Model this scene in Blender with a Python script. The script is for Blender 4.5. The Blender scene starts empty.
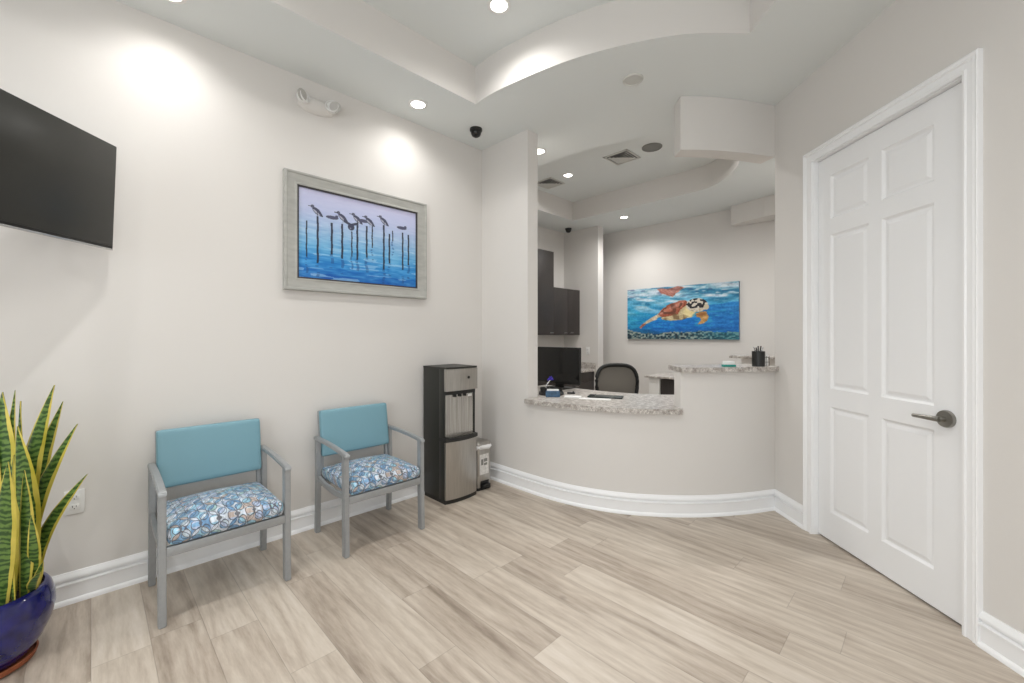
import bpy, bmesh, math, random
import numpy as np
from mathutils import Vector, Matrix
random.seed(7)
PI = math.pi
S2 = math.sqrt(.5)
C = bpy.context.scene.collection

# ---------------------------------------------------------------- camera, world, exposure
cam = bpy.data.cameras.new('camera'); camo = bpy.data.objects.new('camera', cam); C.objects.link(camo)
cam.sensor_width = 36; cam.lens = 36*421/1024; cam.shift_y = -.0063; cam.clip_start = .05
camo.location = (0, 0, 1.314); camo.rotation_euler = (PI/2, 0, -PI/4)
bpy.context.scene.camera = camo
w = bpy.data.worlds.new('world'); bpy.context.scene.world = w; w.use_nodes = True
w.node_tree.nodes['Background'].inputs[0].default_value = (.8, .85, 1, 1)
w.node_tree.nodes['Background'].inputs[1].default_value = .6
vs = bpy.context.scene.view_settings
vs.view_transform = 'Standard'; vs.look = 'None'; vs.gamma = 1; vs.use_curve_mapping = False
vs.exposure = -0.21
FILL_W = 92           # area fill outside each of the two added, unseen windows
SPOT_W = 52          # every recessed downlight
ZC, ZT = 3.05, 3.33  # ceiling and tray heights

# ---------------------------------------------------------------- materials
def lin(c): return tuple(((x/255)/12.92 if x/255 <= .04045 else ((x/255+.055)/1.055)**2.4) for x in c)
def nt(name):
    m = bpy.data.materials.new(name); m.use_nodes = True
    return m, m.node_tree.nodes, m.node_tree.links, m.node_tree.nodes['Principled BSDF']
def mat(name, rgb, rough=.5, metal=0, bump=0, bscale=200, var=0, vscale=8, coat=0, spec=.5, stretch=None, emit=0, alpha=1):
    m, n, l, b = nt(name); c = lin(rgb)
    b.inputs['Base Color'].default_value = (*c, 1); b.inputs['Roughness'].default_value = rough
    b.inputs['Metallic'].default_value = metal; b.inputs['Coat Weight'].default_value = coat
    b.inputs['Specular IOR Level'].default_value = spec
    if emit: b.inputs['Emission Color'].default_value = (*c, 1); b.inputs['Emission Strength'].default_value = emit
    if alpha < 1: b.inputs['Alpha'].default_value = alpha
    tc = n.new('ShaderNodeTexCoord'); mp = n.new('ShaderNodeMapping'); l.new(tc.outputs['Object'], mp.inputs[0])
    if stretch: mp.inputs['Scale'].default_value = stretch
    if var:
        t = n.new('ShaderNodeTexNoise'); t.inputs['Scale'].default_value = vscale; t.inputs['Detail'].default_value = 5
        l.new(mp.outputs[0], t.inputs[0])
        r = n.new('ShaderNodeValToRGB'); l.new(t.outputs[0], r.inputs[0])
        r.color_ramp.elements[0].position = .3; r.color_ramp.elements[1].position = .7
        r.color_ramp.elements[0].color = (*[x*(1-var) for x in c], 1); r.color_ramp.elements[1].color = (*[min(1, x*(1+var)) for x in c], 1)
        l.new(r.outputs[0], b.inputs['Base Color'])
    if bump:
        t = n.new('ShaderNodeTexNoise'); t.inputs['Scale'].default_value = bscale; l.new(mp.outputs[0], t.inputs[0])
        bp = n.new('ShaderNodeBump'); bp.inputs['Strength'].default_value = bump; bp.inputs['Distance'].default_value = .002
        l.new(t.outputs[0], bp.inputs['Height']); l.new(bp.outputs[0], b.inputs['Normal'])
    return m
M = {}
M['wall'] = mat('wall_paint', (220, 217, 213), .75, bump=.15, bscale=220)
M['ceil'] = mat('ceiling_paint', (226, 230, 229), .85, bump=.2, bscale=160)
M['trim'] = mat('white_trim_paint', (244, 245, 246), .35)
M['door'] = mat('white_door_paint', (240, 241, 242), .4, bump=.1, bscale=90, stretch=(8, 8, .6))
M['frame'] = mat('silver_grey_powder_coat', (158, 161, 163), .42, metal=.35, var=.04, vscale=60)
M['vinyl'] = mat('teal_blue_vinyl', (118, 160, 174), .42, bump=.3, bscale=350)
M['black'] = mat('black_plastic', (24, 25, 24), .4)
M['blackm'] = mat('black_side_panel', (34, 35, 31), .45, bump=.2, bscale=400)
M['gloss'] = mat('glossy_black_screen', (9, 10, 10), .12, spec=.5)
M['tvs'] = mat('tv_screen', (38, 38, 34), .3, spec=.55)
M['silver'] = mat('silver_trim_metal', (190, 190, 190), .25, metal=1)
M['steel'] = mat('brushed_stainless_steel', (176, 173, 168), .33, metal=1, var=.12, vscale=14, stretch=(14, 14, .5), bump=.05)
M['steel2'] = mat('polished_recess_steel', (184, 182, 178), .26, metal=1, var=.25, vscale=10, stretch=(12, 12, .3))
M['nickel'] = mat('satin_nickel', (150, 148, 142), .28, metal=1)
M['espresso'] = mat('dark_espresso_wood', (52, 47, 45), .45, var=.15, vscale=12, stretch=(10, 10, .8))
M['pot'] = mat('cobalt_blue_glaze', (20, 22, 92), .14, var=.35, vscale=25, coat=.5)
M['terra'] = mat('terracotta', (150, 84, 52), .7, var=.2, vscale=30)
M['soil'] = mat('potting_soil', (58, 44, 34), .95, bump=1, bscale=80, var=.5, vscale=60)
M['lens'] = mat('downlight_lens', (255, 250, 240), .5, emit=14)
M['grey'] = mat('grey_grille', (128, 128, 124), .6)
M['vent'] = mat('vent_white_metal', (205, 205, 200), .5)
M['dark'] = mat('dark_void', (30, 30, 30), .8)
M['mesh'] = mat('office_mesh_fabric', (116, 111, 103), .8, bump=.6, bscale=500)
M['paper'] = mat('white_paper', (236, 236, 234), .6)
M['plate'] = mat('white_outlet_plastic', (232, 232, 230), .3)
M['teal'] = mat('teal_plastic', (40, 150, 138), .35)
M['blue'] = mat('blue_print_box', (60, 92, 120), .5, var=.4, vscale=60)
M['violet'] = mat('violet_feather', (60, 40, 170), .6)
M['green'] = mat('dark_green_folder', (18, 34, 30), .35)
M['bag'] = mat('white_bin_liner', (235, 235, 235), .35)
M['label'] = mat('bin_sticker', (214, 212, 208), .4, var=.15, vscale=60)
M['clear'] = mat('clear_lamp_plastic', (190, 188, 184), .12, spec=.8)
M['liner'] = mat('dark_frame_liner', (52, 50, 52), .5)
M['weather'] = mat('weathered_grey_wood', (170, 170, 165), .6, var=.10, vscale=5, bump=.3, bscale=60, stretch=(1.5, 6, 6))
M['canvas_edge'] = mat('canvas_edge', (70, 110, 140), .7, var=.3, vscale=20)

M['glass'] = mat('fill_window_glass', (235, 240, 240), .02, alpha=.08)
def granite():
    m, n, l, b = nt('speckled_granite'); b.inputs['Roughness'].default_value = .34
    tc = n.new('ShaderNodeTexCoord')
    v = n.new('ShaderNodeTexVoronoi'); v.inputs['Scale'].default_value = 150; l.new(tc.outputs['Object'], v.inputs[0])
    t = n.new('ShaderNodeTexNoise'); t.inputs['Scale'].default_value = 28; t.inputs['Detail'].default_value = 6; l.new(tc.outputs['Object'], t.inputs[0])
    r = n.new('ShaderNodeValToRGB'); l.new(v.outputs['Color'], r.inputs[0])
    e = r.color_ramp.elements; e[0].position = .06; e[0].color = (*lin((146, 141, 137)), 1); e[1].position = .95; e[1].color = (*lin((226, 222, 216)), 1)
    x = e.new(.3); x.color = (*lin((186, 181, 176)), 1); x = e.new(.6); x.color = (*lin((202, 197, 191)), 1)
    r2 = n.new('ShaderNodeValToRGB'); l.new(t.outputs[0], r2.inputs[0]); e = r2.color_ramp.elements
    e[0].position = .4; e[0].color = (*lin((190, 184, 180)), 1); e[1].position = .58; e[1].color = (1, 1, 1, 1)
    mx = n.new('ShaderNodeMix'); mx.data_type = 'RGBA'; mx.blend_type = 'MULTIPLY'; mx.inputs[0].default_value = .8
    l.new(r.outputs[0], mx.inputs[6]); l.new(r2.outputs[0], mx.inputs[7]); l.new(mx.outputs[2], b.inputs['Base Color'])
    return m
M['granite'] = granite()

def nmath(n, l, op, a, b=None, c=None):
    x = n.new('ShaderNodeMath'); x.operation = op
    for i, q in enumerate((a, b, c)):
        if q is None: continue
        if isinstance(q, (int, float)): x.inputs[i].default_value = q
        else: l.new(q, x.inputs[i])
    return x.outputs[0]

def floor_mat():
    m, n, l, b = nt('grey_oak_vinyl_planks'); b.inputs['Roughness'].default_value = .42
    geo = n.new('ShaderNodeNewGeometry'); sp = n.new('ShaderNodeSeparateXYZ'); l.new(geo.outputs['Position'], sp.inputs[0])
    X, Y = sp.outputs[0], sp.outputs[1]; F = lambda op, *a: nmath(n, l, op, *a)
    W, L = .182, 1.22
    xs = F('DIVIDE', X, W); row = F('FLOOR', xs); fx = F('FRACT', xs)
    wn = n.new('ShaderNodeTexWhiteNoise'); wn.noise_dimensions = '1D'; l.new(row, wn.inputs['W'])
    ys = F('ADD', F('DIVIDE', Y, L), F('MULTIPLY', wn.outputs['Value'], 7)); col = F('FLOOR', ys); fy = F('FRACT', ys)
    cv = n.new('ShaderNodeCombineXYZ'); l.new(row, cv.inputs[0]); l.new(col, cv.inputs[1])
    w2 = n.new('ShaderNodeTexWhiteNoise'); w2.noise_dimensions = '3D'; l.new(cv.outputs[0], w2.inputs[0])
    rnd = w2.outputs['Value']
    gc = n.new('ShaderNodeCombineXYZ'); l.new(X, gc.inputs[0]); l.new(F('ADD', F('MULTIPLY', Y, .12), F('MULTIPLY', rnd, 31)), gc.inputs[1]); l.new(F('MULTIPLY', rnd, 57), gc.inputs[2])
    g1 = n.new('ShaderNodeTexNoise'); g1.inputs['Scale'].default_value = 75; g1.inputs['Detail'].default_value = 7; g1.inputs['Roughness'].default_value = .65; l.new(gc.outputs[0], g1.inputs[0])
    g2 = n.new('ShaderNodeTexNoise'); g2.inputs['Scale'].default_value = 9; g2.inputs['Detail'].default_value = 3; g2.inputs['Distortion'].default_value = 1.2; l.new(gc.outputs[0], g2.inputs[0])
    wv = n.new('ShaderNodeTexWave'); wv.inputs['Scale'].default_value = 5; wv.inputs['Distortion'].default_value = 9; wv.inputs['Detail'].default_value = 3; wv.inputs['Detail Scale'].default_value = 1.2; l.new(gc.outputs[0], wv.inputs[0])
    tone = F('ADD', F('ADD', F('MULTIPLY', rnd, .30), F('MULTIPLY', g1.outputs[0], .62)), F('ADD', F('MULTIPLY', g2.outputs[0], .9), F('MULTIPLY', wv.outputs['Fac'], .13)))
    tone = F('SUBTRACT', tone, .50)
    r = n.new('ShaderNodeValToRGB'); l.new(tone, r.inputs[0]); e = r.color_ramp.elements
    e[0].position = .05; e[0].color = (*lin((140, 127, 113)), 1); e[1].position = .95; e[1].color = (*lin((214, 205, 194)), 1)
    x = e.new(.35); x.color = (*lin((176, 163, 149)), 1); x = e.new(.62); x.color = (*lin((198, 187, 173)), 1)
    # knots
    vk = n.new('ShaderNodeTexVoronoi'); vk.inputs['Scale'].default_value = 1.15; kc = n.new('ShaderNodeCombineXYZ')
    l.new(X, kc.inputs[0]); l.new(F('MULTIPLY', Y, .75), kc.inputs[1]); l.new(kc.outputs[0], vk.inputs[0])
    kn = n.new('ShaderNodeMapRange'); l.new(vk.outputs['Distance'], kn.inputs[0]); kn.inputs[1].default_value = .006; kn.inputs[2].default_value = .028; kn.inputs[3].default_value = .45; kn.inputs[4].default_value = 1
    # seams
    ex = F('MULTIPLY', F('MINIMUM', fx, F('SUBTRACT', 1, fx)), W); ey = F('MULTIPLY', F('MINIMUM', fy, F('SUBTRACT', 1, fy)), L)
    ed = n.new('ShaderNodeMapRange'); l.new(F('MINIMUM', ex, ey), ed.inputs[0]); ed.inputs[1].default_value = .0004; ed.inputs[2].default_value = .0022; ed.inputs[3].default_value = .72; ed.inputs[4].default_value = 1
    k = F('MULTIPLY', kn.outputs[0], ed.outputs[0])
    mx = n.new('ShaderNodeVectorMath'); mx.operation = 'SCALE'; l.new(r.outputs[0], mx.inputs[0]); l.new(k, mx.inputs['Scale'])
    l.new(mx.outputs[0], b.inputs['Base Color'])
    bp = n.new('ShaderNodeBump'); bp.inputs['Strength'].default_value = .25; bp.inputs['Distance'].default_value = .001
    l.new(F('ADD', g1.outputs[0], F('MULTIPLY', ed.outputs[0], 2)), bp.inputs['Height']); l.new(bp.outputs[0], b.inputs['Normal'])
    return m
M['floor'] = floor_mat()

def seat_mat():
    # overlapping rings of brown and navy over patches of blue, aqua, lilac and white
    m, n, l, b = nt('ring_patterned_upholstery'); b.inputs['Roughness'].default_value = .6
    tc = n.new('ShaderNodeTexCoord'); sp = n.new('ShaderNodeSeparateXYZ'); l.new(tc.outputs['Object'], sp.inputs[0])
    F = lambda op, *a: nmath(n, l, op, *a)
    U = sp.outputs[0]; V = F('SUBTRACT', sp.outputs[2], F('MULTIPLY', sp.outputs[1], 1))
    nz = n.new('ShaderNodeTexNoise'); nz.inputs['Scale'].default_value = 14; l.new(tc.outputs['Object'], nz.inputs[0])
    U = F('ADD', U, F('MULTIPLY', F('SUBTRACT', nz.outputs[0], .5), .012))
    P = .074
    rings = None; cells = []
    for (ox, oy, rad, sy) in ((0, 0, .036, 1), (.037, .037, .036, 1), (.018, .020, .026, 1.0), (.055, .055, .020, 1.0)):
        u = F('SUBTRACT', F('FRACT', F('DIVIDE', F('ADD', U, ox+10), P)), .5); v = F('SUBTRACT', F('FRACT', F('DIVIDE', F('ADD', V, oy+10), P)), .5)
        d = F('MULTIPLY', F('SQRT', F('ADD', F('MULTIPLY', u, u), F('MULTIPLY', F('MULTIPLY', v, v), sy))), P)
        cells.append(F('LESS_THAN', d, rad))
        q = F('LESS_THAN', F('ABSOLUTE', F('SUBTRACT', d, rad-.002)), .0014)
        rings = q if rings is None else F('MAXIMUM', rings, q)
    cx = n.new('ShaderNodeCombineXYZ'); fu = F('FLOOR', F('DIVIDE', F('ADD', U, 10), P)); fv = F('FLOOR', F('DIVIDE', F('ADD', V, 10), P))
    s = F('ADD', F('ADD', F('MULTIPLY', cells[0], 3.1), F('MULTIPLY', cells[1], 5.7)), F('ADD', F('MULTIPLY', cells[2], 9.3), F('MULTIPLY', cells[3], 17.9)))
    l.new(fu, cx.inputs[0]); l.new(fv, cx.inputs[1]); l.new(s, cx.inputs[2])
    wn = n.new('ShaderNodeTexWhiteNoise'); wn.noise_dimensions = '3D'; l.new(cx.outputs[0], wn.inputs[0])
    r = n.new('ShaderNodeValToRGB'); l.new(wn.outputs['Value'], r.inputs[0]); r.color_ramp.interpolation = 'CONSTANT'
    cols = [(0, (120, 160, 194)), (.16, (190, 204, 214)), (.34, (146, 188, 208)), (.5, (196, 204, 214)), (.66, (104, 144, 182)), (.74, (170, 184, 208)), (.88, (184, 170, 162)), (.94, (160, 192, 192))]
    e = r.color_ramp.elements; e[0].color = (*lin(cols[0][1]), 1); e[1].position = cols[1][0]; e[1].color = (*lin(cols[1][1]), 1)
    for p, c in cols[2:]: x = e.new(p); x.color = (*lin(c), 1)
    mx = n.new('ShaderNodeMix'); mx.data_type = 'RGBA'; l.new(F('MULTIPLY', rings, .85), mx.inputs[0]); l.new(r.outputs[0], mx.inputs[6]); mx.inputs[7].default_value = (*lin((70, 68, 76)), 1)
    st = n.new('ShaderNodeTexNoise'); st.inputs['Scale'].default_value = 90; st.inputs['Detail'].default_value = 2; mp = n.new('ShaderNodeMapping'); mp.inputs['Rotation'].default_value = (0, 0, .8); mp.inputs['Scale'].default_value = (1, .25, .4); l.new(tc.outputs['Object'], mp.inputs[0]); l.new(mp.outputs[0], st.inputs[0])
    sc = n.new('ShaderNodeMapRange'); l.new(st.outputs[0], sc.inputs[0]); sc.inputs[1].default_value = .35; sc.inputs[2].default_value = .65; sc.inputs[3].default_value = .72; sc.inputs[4].default_value = 1.25
    vm = n.new('ShaderNodeVectorMath'); vm.operation = 'SCALE'; l.new(mx.outputs[2], vm.inputs[0]); l.new(sc.outputs[0], vm.inputs['Scale'])
    l.new(vm.outputs[0], b.inputs['Base Color'])
    return m
M['seat'] = seat_mat()

def leaf_mat():
    m, n, l, b = nt('variegated_snake_plant_leaf'); b.inputs['Roughness'].default_value = .35
    uv = n.new('ShaderNodeUVMap'); sp = n.new('ShaderNodeSeparateXYZ'); l.new(uv.outputs[0], sp.inputs[0]); F = lambda op, *a: nmath(n, l, op, *a)
    tc = n.new('ShaderNodeTexCoord'); nz = n.new('ShaderNodeTexNoise'); nz.inputs['Scale'].default_value = 12; l.new(tc.outputs['Object'], nz.inputs[0])
    a = F('ABSOLUTE', F('SUBTRACT', F('MULTIPLY', sp.outputs[0], 2), 1)); a = F('ADD', a, F('MULTIPLY', F('SUBTRACT', nz.outputs[0], .5), .3))
    wv = n.new('ShaderNodeTexWave'); wv.bands_direction = 'Z'; wv.inputs['Scale'].default_value = 14; wv.inputs['Distortion'].default_value = 7; wv.inputs['Detail'].default_value = 3; wv.inputs['Detail Scale'].default_value = 2
    l.new(tc.outputs['Object'], wv.inputs[0])
    r = n.new('ShaderNodeValToRGB'); l.new(wv.outputs['Fac'], r.inputs[0]); e = r.color_ramp.elements
    e[0].position = .2; e[0].color = (*lin((48, 80, 36)), 1); e[1].position = .8; e[1].color = (*lin((104, 136, 66)), 1)
    r2 = n.new('ShaderNodeValToRGB'); l.new(nz.outputs[0], r2.inputs[0]); e = r2.color_ramp.elements
    e[0].position = .3; e[0].color = (*lin((190, 178, 62)), 1); e[1].position = .75; e[1].color = (*lin((226, 208, 104)), 1)
    st = F('GREATER_THAN', a, .70)
    mx = n.new('ShaderNodeMix'); mx.data_type = 'RGBA'; l.new(st, mx.inputs[0]); l.new(r.outputs[0], mx.inputs[6]); l.new(r2.outputs[0], mx.inputs[7]); l.new(mx.outputs[2], b.inputs['Base Color'])
    return m
M['leaf'] = leaf_mat()
def attr_mat(name, rough):
    m, n, l, b = nt(name); b.inputs['Roughness'].default_value = rough
    a = n.new('ShaderNodeAttribute'); a.attribute_name = 'paint'; l.new(a.outputs['Color'], b.inputs['Base Color']); return m
M['paint1'] = attr_mat('seabird_picture_print', .35); M['paint2'] = attr_mat('turtle_canvas_print', .5)

# ---------------------------------------------------------------- object helpers
def obj(name, bm, m, parent=None, smooth=True, loc=None, label=None, angle=35):
    me = bpy.data.meshes.new(name); bmesh.ops.recalc_face_normals(bm, faces=bm.faces[:])
    bm.to_mesh(me); bm.free(); o = bpy.data.objects.new(name, me); C.objects.link(o)
    for q in (m if isinstance(m, (list, tuple)) else [m]): me.materials.append(q if not isinstance(q, str) else M[q])
    if smooth:
        for p in me.polygons: p.use_smooth = True
        try: me.set_sharp_from_angle(angle=math.radians(angle))
        except Exception: pass
    if parent: o.parent = parent
    if loc: o.location = loc
    if label: o['label'] = label
    return o
def thing(name, label, cat, loc=(0, 0, 0), rotz=0, group=None):
    o = bpy.data.objects.new(name, None); C.objects.link(o); o.empty_display_size = .05
    o.location = loc; o.rotation_euler = (0, 0, rotz); o['label'] = label; o['category'] = cat
    if group: o['group'] = group
    return o
def tag(o, label, cat, group=None):
    o['label'] = label; o['category'] = cat
    if group: o['group'] = group
    return o
def struct(name, bm, m, parent=None, smooth=True, **k):
    o = obj(name, bm, m, parent, smooth, **k)
    if not parent: o['kind'] = 'structure'
    return o
def NB(): return bmesh.new()
def box(bm, x0, x1, y0, y1, z0, z1, bev=0, seg=2, mi=0):
    r = bmesh.ops.create_cube(bm, size=1); vs_ = r['verts']
    for v in vs_:
        v.co = Vector(((x0+x1)/2+v.co.x*(x1-x0), (y0+y1)/2+v.co.y*(y1-y0), (z0+z1)/2+v.co.z*(z1-z0)))
    fs = set(f for v in vs_ for f in v.link_faces)
    for f in fs: f.material_index = mi
    if bev:
        es = list(set(e for v in vs_ for e in v.link_edges))
        bmesh.ops.bevel(bm, geom=es, offset=bev, segments=seg, affect='EDGES', profile=.5)
    return bm
def bx(*a, **k): return box(NB(), *a, **k)
def cyl(bm, p0, p1, r0, r1=None, seg=20, cap=True):
    p0, p1 = Vector(p0), Vector(p1); r1 = r0 if r1 is None else r1; d = p1-p0
    mt = Matrix.Translation((p0+p1)/2) @ d.to_track_quat('Z', 'Y').to_matrix().to_4x4()
    bmesh.ops.create_cone(bm, cap_ends=cap, segments=seg, radius1=r0, radius2=r1, depth=d.length, matrix=mt); return bm
def lathe(bm, prof, seg=40, cx=0, cy=0, axis='z'):
    rings = []
    for r, z in prof:
        ring = []
        for i in range(seg):
            a = 2*PI*i/seg; x, y = r*math.cos(a), r*math.sin(a)
            ring.append(bm.verts.new((cx+x, cy+y, z) if axis == 'z' else (cx+x, z, cy+y)))
        rings.append(ring)
    for a, b in zip(rings, rings[1:]):
        for i in range(seg): bm.faces.new((a[i], a[(i+1) % seg], b[(i+1) % seg], b[i]))
    if prof[0][0] > 1e-5: bm.faces.new(rings[0])
    if prof[-1][0] > 1e-5: bm.faces.new(rings[-1][::-1])
    bmesh.ops.remove_doubles(bm, verts=bm.verts[:], dist=1e-6); return bm
def prism(bm, pts, z0, z1, bev=0):
    a = [bm.verts.new((x, y, z0)) for x, y in pts]; b = [bm.verts.new((x, y, z1)) for x, y in pts]; k = len(pts)
    bm.faces.new(a[::-1]); bm.faces.new(b)
    for i in range(k): bm.faces.new((a[i], a[(i+1) % k], b[(i+1) % k], b[i]))
    return bm
def tube(bm, pts, r, seg=10, closed=False):
    pts = [Vector(p) for p in pts]; n = len(pts); rings = []
    up = Vector((0, 0, 1))
    for i, p in enumerate(pts):
        a = pts[(i-1) % n] if (closed or i) else p; b = pts[(i+1) % n] if (closed or i < n-1) else p
        d = (b-a).normalized(); rr = r[i] if isinstance(r, (list, tuple)) else r
        s = d.cross(up); s = s.normalized() if s.length > .05 else Vector((1, 0, 0)); u = s.cross(d).normalized()
        rings.append([bm.verts.new(p+s*rr*math.cos(2*PI*k/seg)+u*rr*math.sin(2*PI*k/seg)) for k in range(seg)])
    for i in range(n if closed else n-1):
        A, B = rings[i], rings[(i+1) % n]
        for k in range(seg): bm.faces.new((A[k], A[(k+1) % seg], B[(k+1) % seg], B[k]))
    if not closed: bm.faces.new(rings[0]); bm.faces.new(rings[-1][::-1])
    return bm
def bar(bm, path, x0, x1, th, bev=.004):
    """flat bar: path in the YZ plane (outer line), thickness th to its left, width x0..x1"""
    n = len(path); L = []
    for i in range(n):
        a = Vector(path[max(i-1, 0)]); b = Vector(path[min(i+1, n-1)]); d = (b-a).normalized(); nn = Vector((-d.y, d.x))
        k = th
        if 0 < i < n-1:
            d1 = (Vector(path[i])-a).normalized(); k = th/max(.5, abs(Vector((-d1.y, d1.x)).dot(nn)))
        L.append(Vector(path[i])+nn*k)
    def V(x, p): return bm.verts.new((x, p[0], p[1]))
    o0 = [V(x0, p) for p in path]; i0 = [V(x0, p) for p in L]; o1 = [V(x1, p) for p in path]; i1 = [V(x1, p) for p in L]
    for i in range(n-1):
        bm.faces.new((o0[i], o0[i+1], i0[i+1], i0[i])); bm.faces.new((o1[i], i1[i], i1[i+1], o1[i+1]))
        bm.faces.new((o0[i], o1[i], o1[i+1], o0[i+1])); bm.faces.new((i0[i], i0[i+1], i1[i+1], i1[i]))
    bm.faces.new((o0[0], i0[0], i1[0], o1[0])); bm.faces.new((o0[-1], o1[-1], i1[-1], i0[-1]))
    bmesh.ops.recalc_face_normals(bm, faces=bm.faces[:])
    if bev:
        es = [e for e in bm.edges if len(e.link_faces) == 2 and e.calc_face_angle(0) > .7]
        bmesh.ops.bevel(bm, geom=es, offset=bev, segments=2, affect='EDGES')
    return bm
def cushion(bm, sx, sy, sz, r, dome=0, n=16):
    """soft rounded box centred on the origin; dome raises the middle of the top"""
    hx, hy, hz = sx/2, sy/2, sz/2
    def ax(h, k):
        o = []
        for i in range(k+1):
            s = 2*i/k-1; o.append(h*math.copysign(1-(1-abs(s))**1.9, s))
        return o
    X, Y, Z = ax(hx, n), ax(hy, n), ax(hz, 8); d = {}
    def vert(i, j, k):
        if (i, j, k) not in d:
            p = Vector((X[i], Y[j], Z[k])); q = Vector((max(-hx+r, min(hx-r, p.x)), max(-hy+r, min(hy-r, p.y)), max(-hz+min(r, hz), min(hz-min(r, hz), p.z))))
            v = p-q
            if v.length > 1e-7: p = q+v.normalized()*min(r, hz if r > hz else r)
            if dome: 
                u, t = p.x/hx, p.y/hy; p.z += dome*(1-u*u)*(1-t*t)*(1 if p.z > 0 else 0)
            d[i, j, k] = bm.verts.new(p)
        return d[i, j, k]
    for i in range(n):
        for j in range(n):
            for k in (0, 8): bm.faces.new((vert(i, j, k), vert(i+1, j, k), vert(i+1, j+1, k), vert(i, j+1, k)))
        for k in range(8):
            for j in (0, n): bm.faces.new((vert(i, j, k), vert(i+1, j, k), vert(i+1, j, k+1), vert(i, j, k+1)))
    for j in range(n):
        for k in range(8):
            for i in (0, n): bm.faces.new((vert(i, j, k), vert(i, j+1, k), vert(i, j+1, k+1), vert(i, j, k+1)))
    return bm
def shift(bm, v, m=None):
    if m is not None: bmesh.ops.transform(bm, matrix=m, verts=bm.verts[:])
    bmesh.ops.translate(bm, vec=v, verts=bm.verts[:]); return bm
def offset(pts, d):
    """shift an open polyline sideways (left of travel positive) with mitres"""
    out = []; P = [Vector(p) for p in pts]
    for i, p in enumerate(P):
        n1 = n2 = None
        if i: t = (p-P[i-1]).normalized(); n1 = Vector((-t.y, t.x))
        if i < len(P)-1: t = (P[i+1]-p).normalized(); n2 = Vector((-t.y, t.x))
        if n1 is None: n1 = n2
        if n2 is None: n2 = n1
        m = (n1+n2).normalized(); out.append(tuple(p+m*(d/max(.3, m.dot(n1)))))
    return out
BASE = [(.0, 0), (.026, 0), (.026, .012), (.018, .022), (.015, .024), (.015, .088), (.021, .092), (.021, .099), (.006, .104), (.006, .114), (.018, .119), (.018, .130), (.010, .140), (.006, .150), (0, .150)]
def sweep(bm, pts, prof, side=1, z=0):
    cols = [offset(pts, side*o) for o, _ in prof]
    V = [[bm.verts.new((p[0], p[1], z+prof[k][1])) for p in cols[k]] for k in range(len(prof))]
    for k in range(len(prof)-1):
        for i in range(len(pts)-1): bm.faces.new((V[k][i], V[k][i+1], V[k+1][i+1], V[k+1][i]))
    for e in (0, len(pts)-1):
        bm.faces.new([V[k][e] for k in range(len(prof))])
    return bm

# ---------------------------------------------------------------- setting out
YL = 3.0                                   # left wall face
KP = [(2.60, 3.0), (2.60, 2.7), (2.602, 2.45), (2.615, 2.17), (2.665, 1.907), (2.775, 1.634), (2.935, 1.401), (3.13, 1.195), (3.39, 1.0), (3.659, .845)]
def catmull(P, k=8):
    P = [Vector(p) for p in P]; P = [2*P[0]-P[1]]+P+[2*P[-1]-P[-2]]; o = []
    for i in range(1, len(P)-2):
        for j in range(k):
            t = j/k; a, b, c, d = P[i-1:i+3]
            o.append(tuple(.5*((2*b)+(c-a)*t+(2*a-5*b+4*c-d)*t*t+(3*b-a-3*c+d)*t*t*t)))
    o.append(tuple(P[-2])); return o
CUR = catmull(KP)                           # curved reception wall, seen from the waiting room
i_end = min(range(len(CUR)), key=lambda i: abs(CUR[i][1]-2.41))
i_brk = min(range(len(CUR)), key=lambda i: abs(CUR[i][0]-3.03))
TH = .13
INN = offset(CUR, TH)                       # left of travel (towards -y) is the reception side (+x)
LAT = 1.99                                  # distance of the door wall from the camera axis
def D(d, lat=LAT): return ((d+lat)*S2, (d-lat)*S2)
CORN = CUR[-1]; dC = (CORN[0]+CORN[1])*S2

# floor
struct('floor', bx(-2.7, 6.5, -3.6, 4.7, -.06, 0), 'floor')

# ceiling with two raised trays
T1 = catmull([(2.043, 2.431), (2.043, 2.161), (2.117, 1.70), (2.239, 1.345), (2.418, 1.02), (2.679, .744)], 6)+[(1.9, -.035), (.6, -1.335), (-1.7, -1.335), (-1.7, 2.431)]
T2 = [(3.25, 3.865), (5.17, 3.865)]+catmull([(5.17, 3.3), (5.17, 2.6), (5.17, 2.1), (5.12, 1.82), (4.88, 1.55), (4.62, 1.385), (4.3, 1.33), (3.9, 1.42), (3.6, 1.6), (3.42, 1.85), (3.30, 2.2), (3.265, 2.5), (3.25, 2.85)], 5)
def ceiling_bm():
    bm = NB(); E_ = []
    for loop in ([(-2.7, -3.6), (6.5, -3.6), (6.5, 4.7), (-2.7, 4.7)], T1, T2):
        vv = [bm.verts.new((x, y, ZC)) for x, y in loop]
        E_ += [bm.edges.new((vv[i], vv[(i+1) % len(vv)])) for i in range(len(vv))]
    bmesh.ops.triangle_fill(bm, use_beauty=True, edges=E_)
    for loop in (T1, T2):
        a = [bm.verts.new((x, y, ZC)) for x, y in loop]; b = [bm.verts.new((x, y, ZT)) for x, y in loop]; k = len(loop)
        for i in range(k): bm.faces.new((a[i], a[(i+1) % k], b[(i+1) % k], b[i]))
        bm.faces.new(b)
    for f in bm.faces:
        c = f.calc_center_median()
        if abs(f.normal.z) < .5 and ZC < c.z < ZT: f.material_index = 1
    return bm
cbm = ceiling_bm(); bmesh.ops.remove_doubles(cbm, verts=cbm.verts[:], dist=1e-5)
for f in cbm.faces:
    f.normal_update()
    f.material_index = 1 if abs(f.normal.z) < .5 else 0
struct('ceiling', cbm, ['ceil', 'wall'], angle=30)
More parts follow.
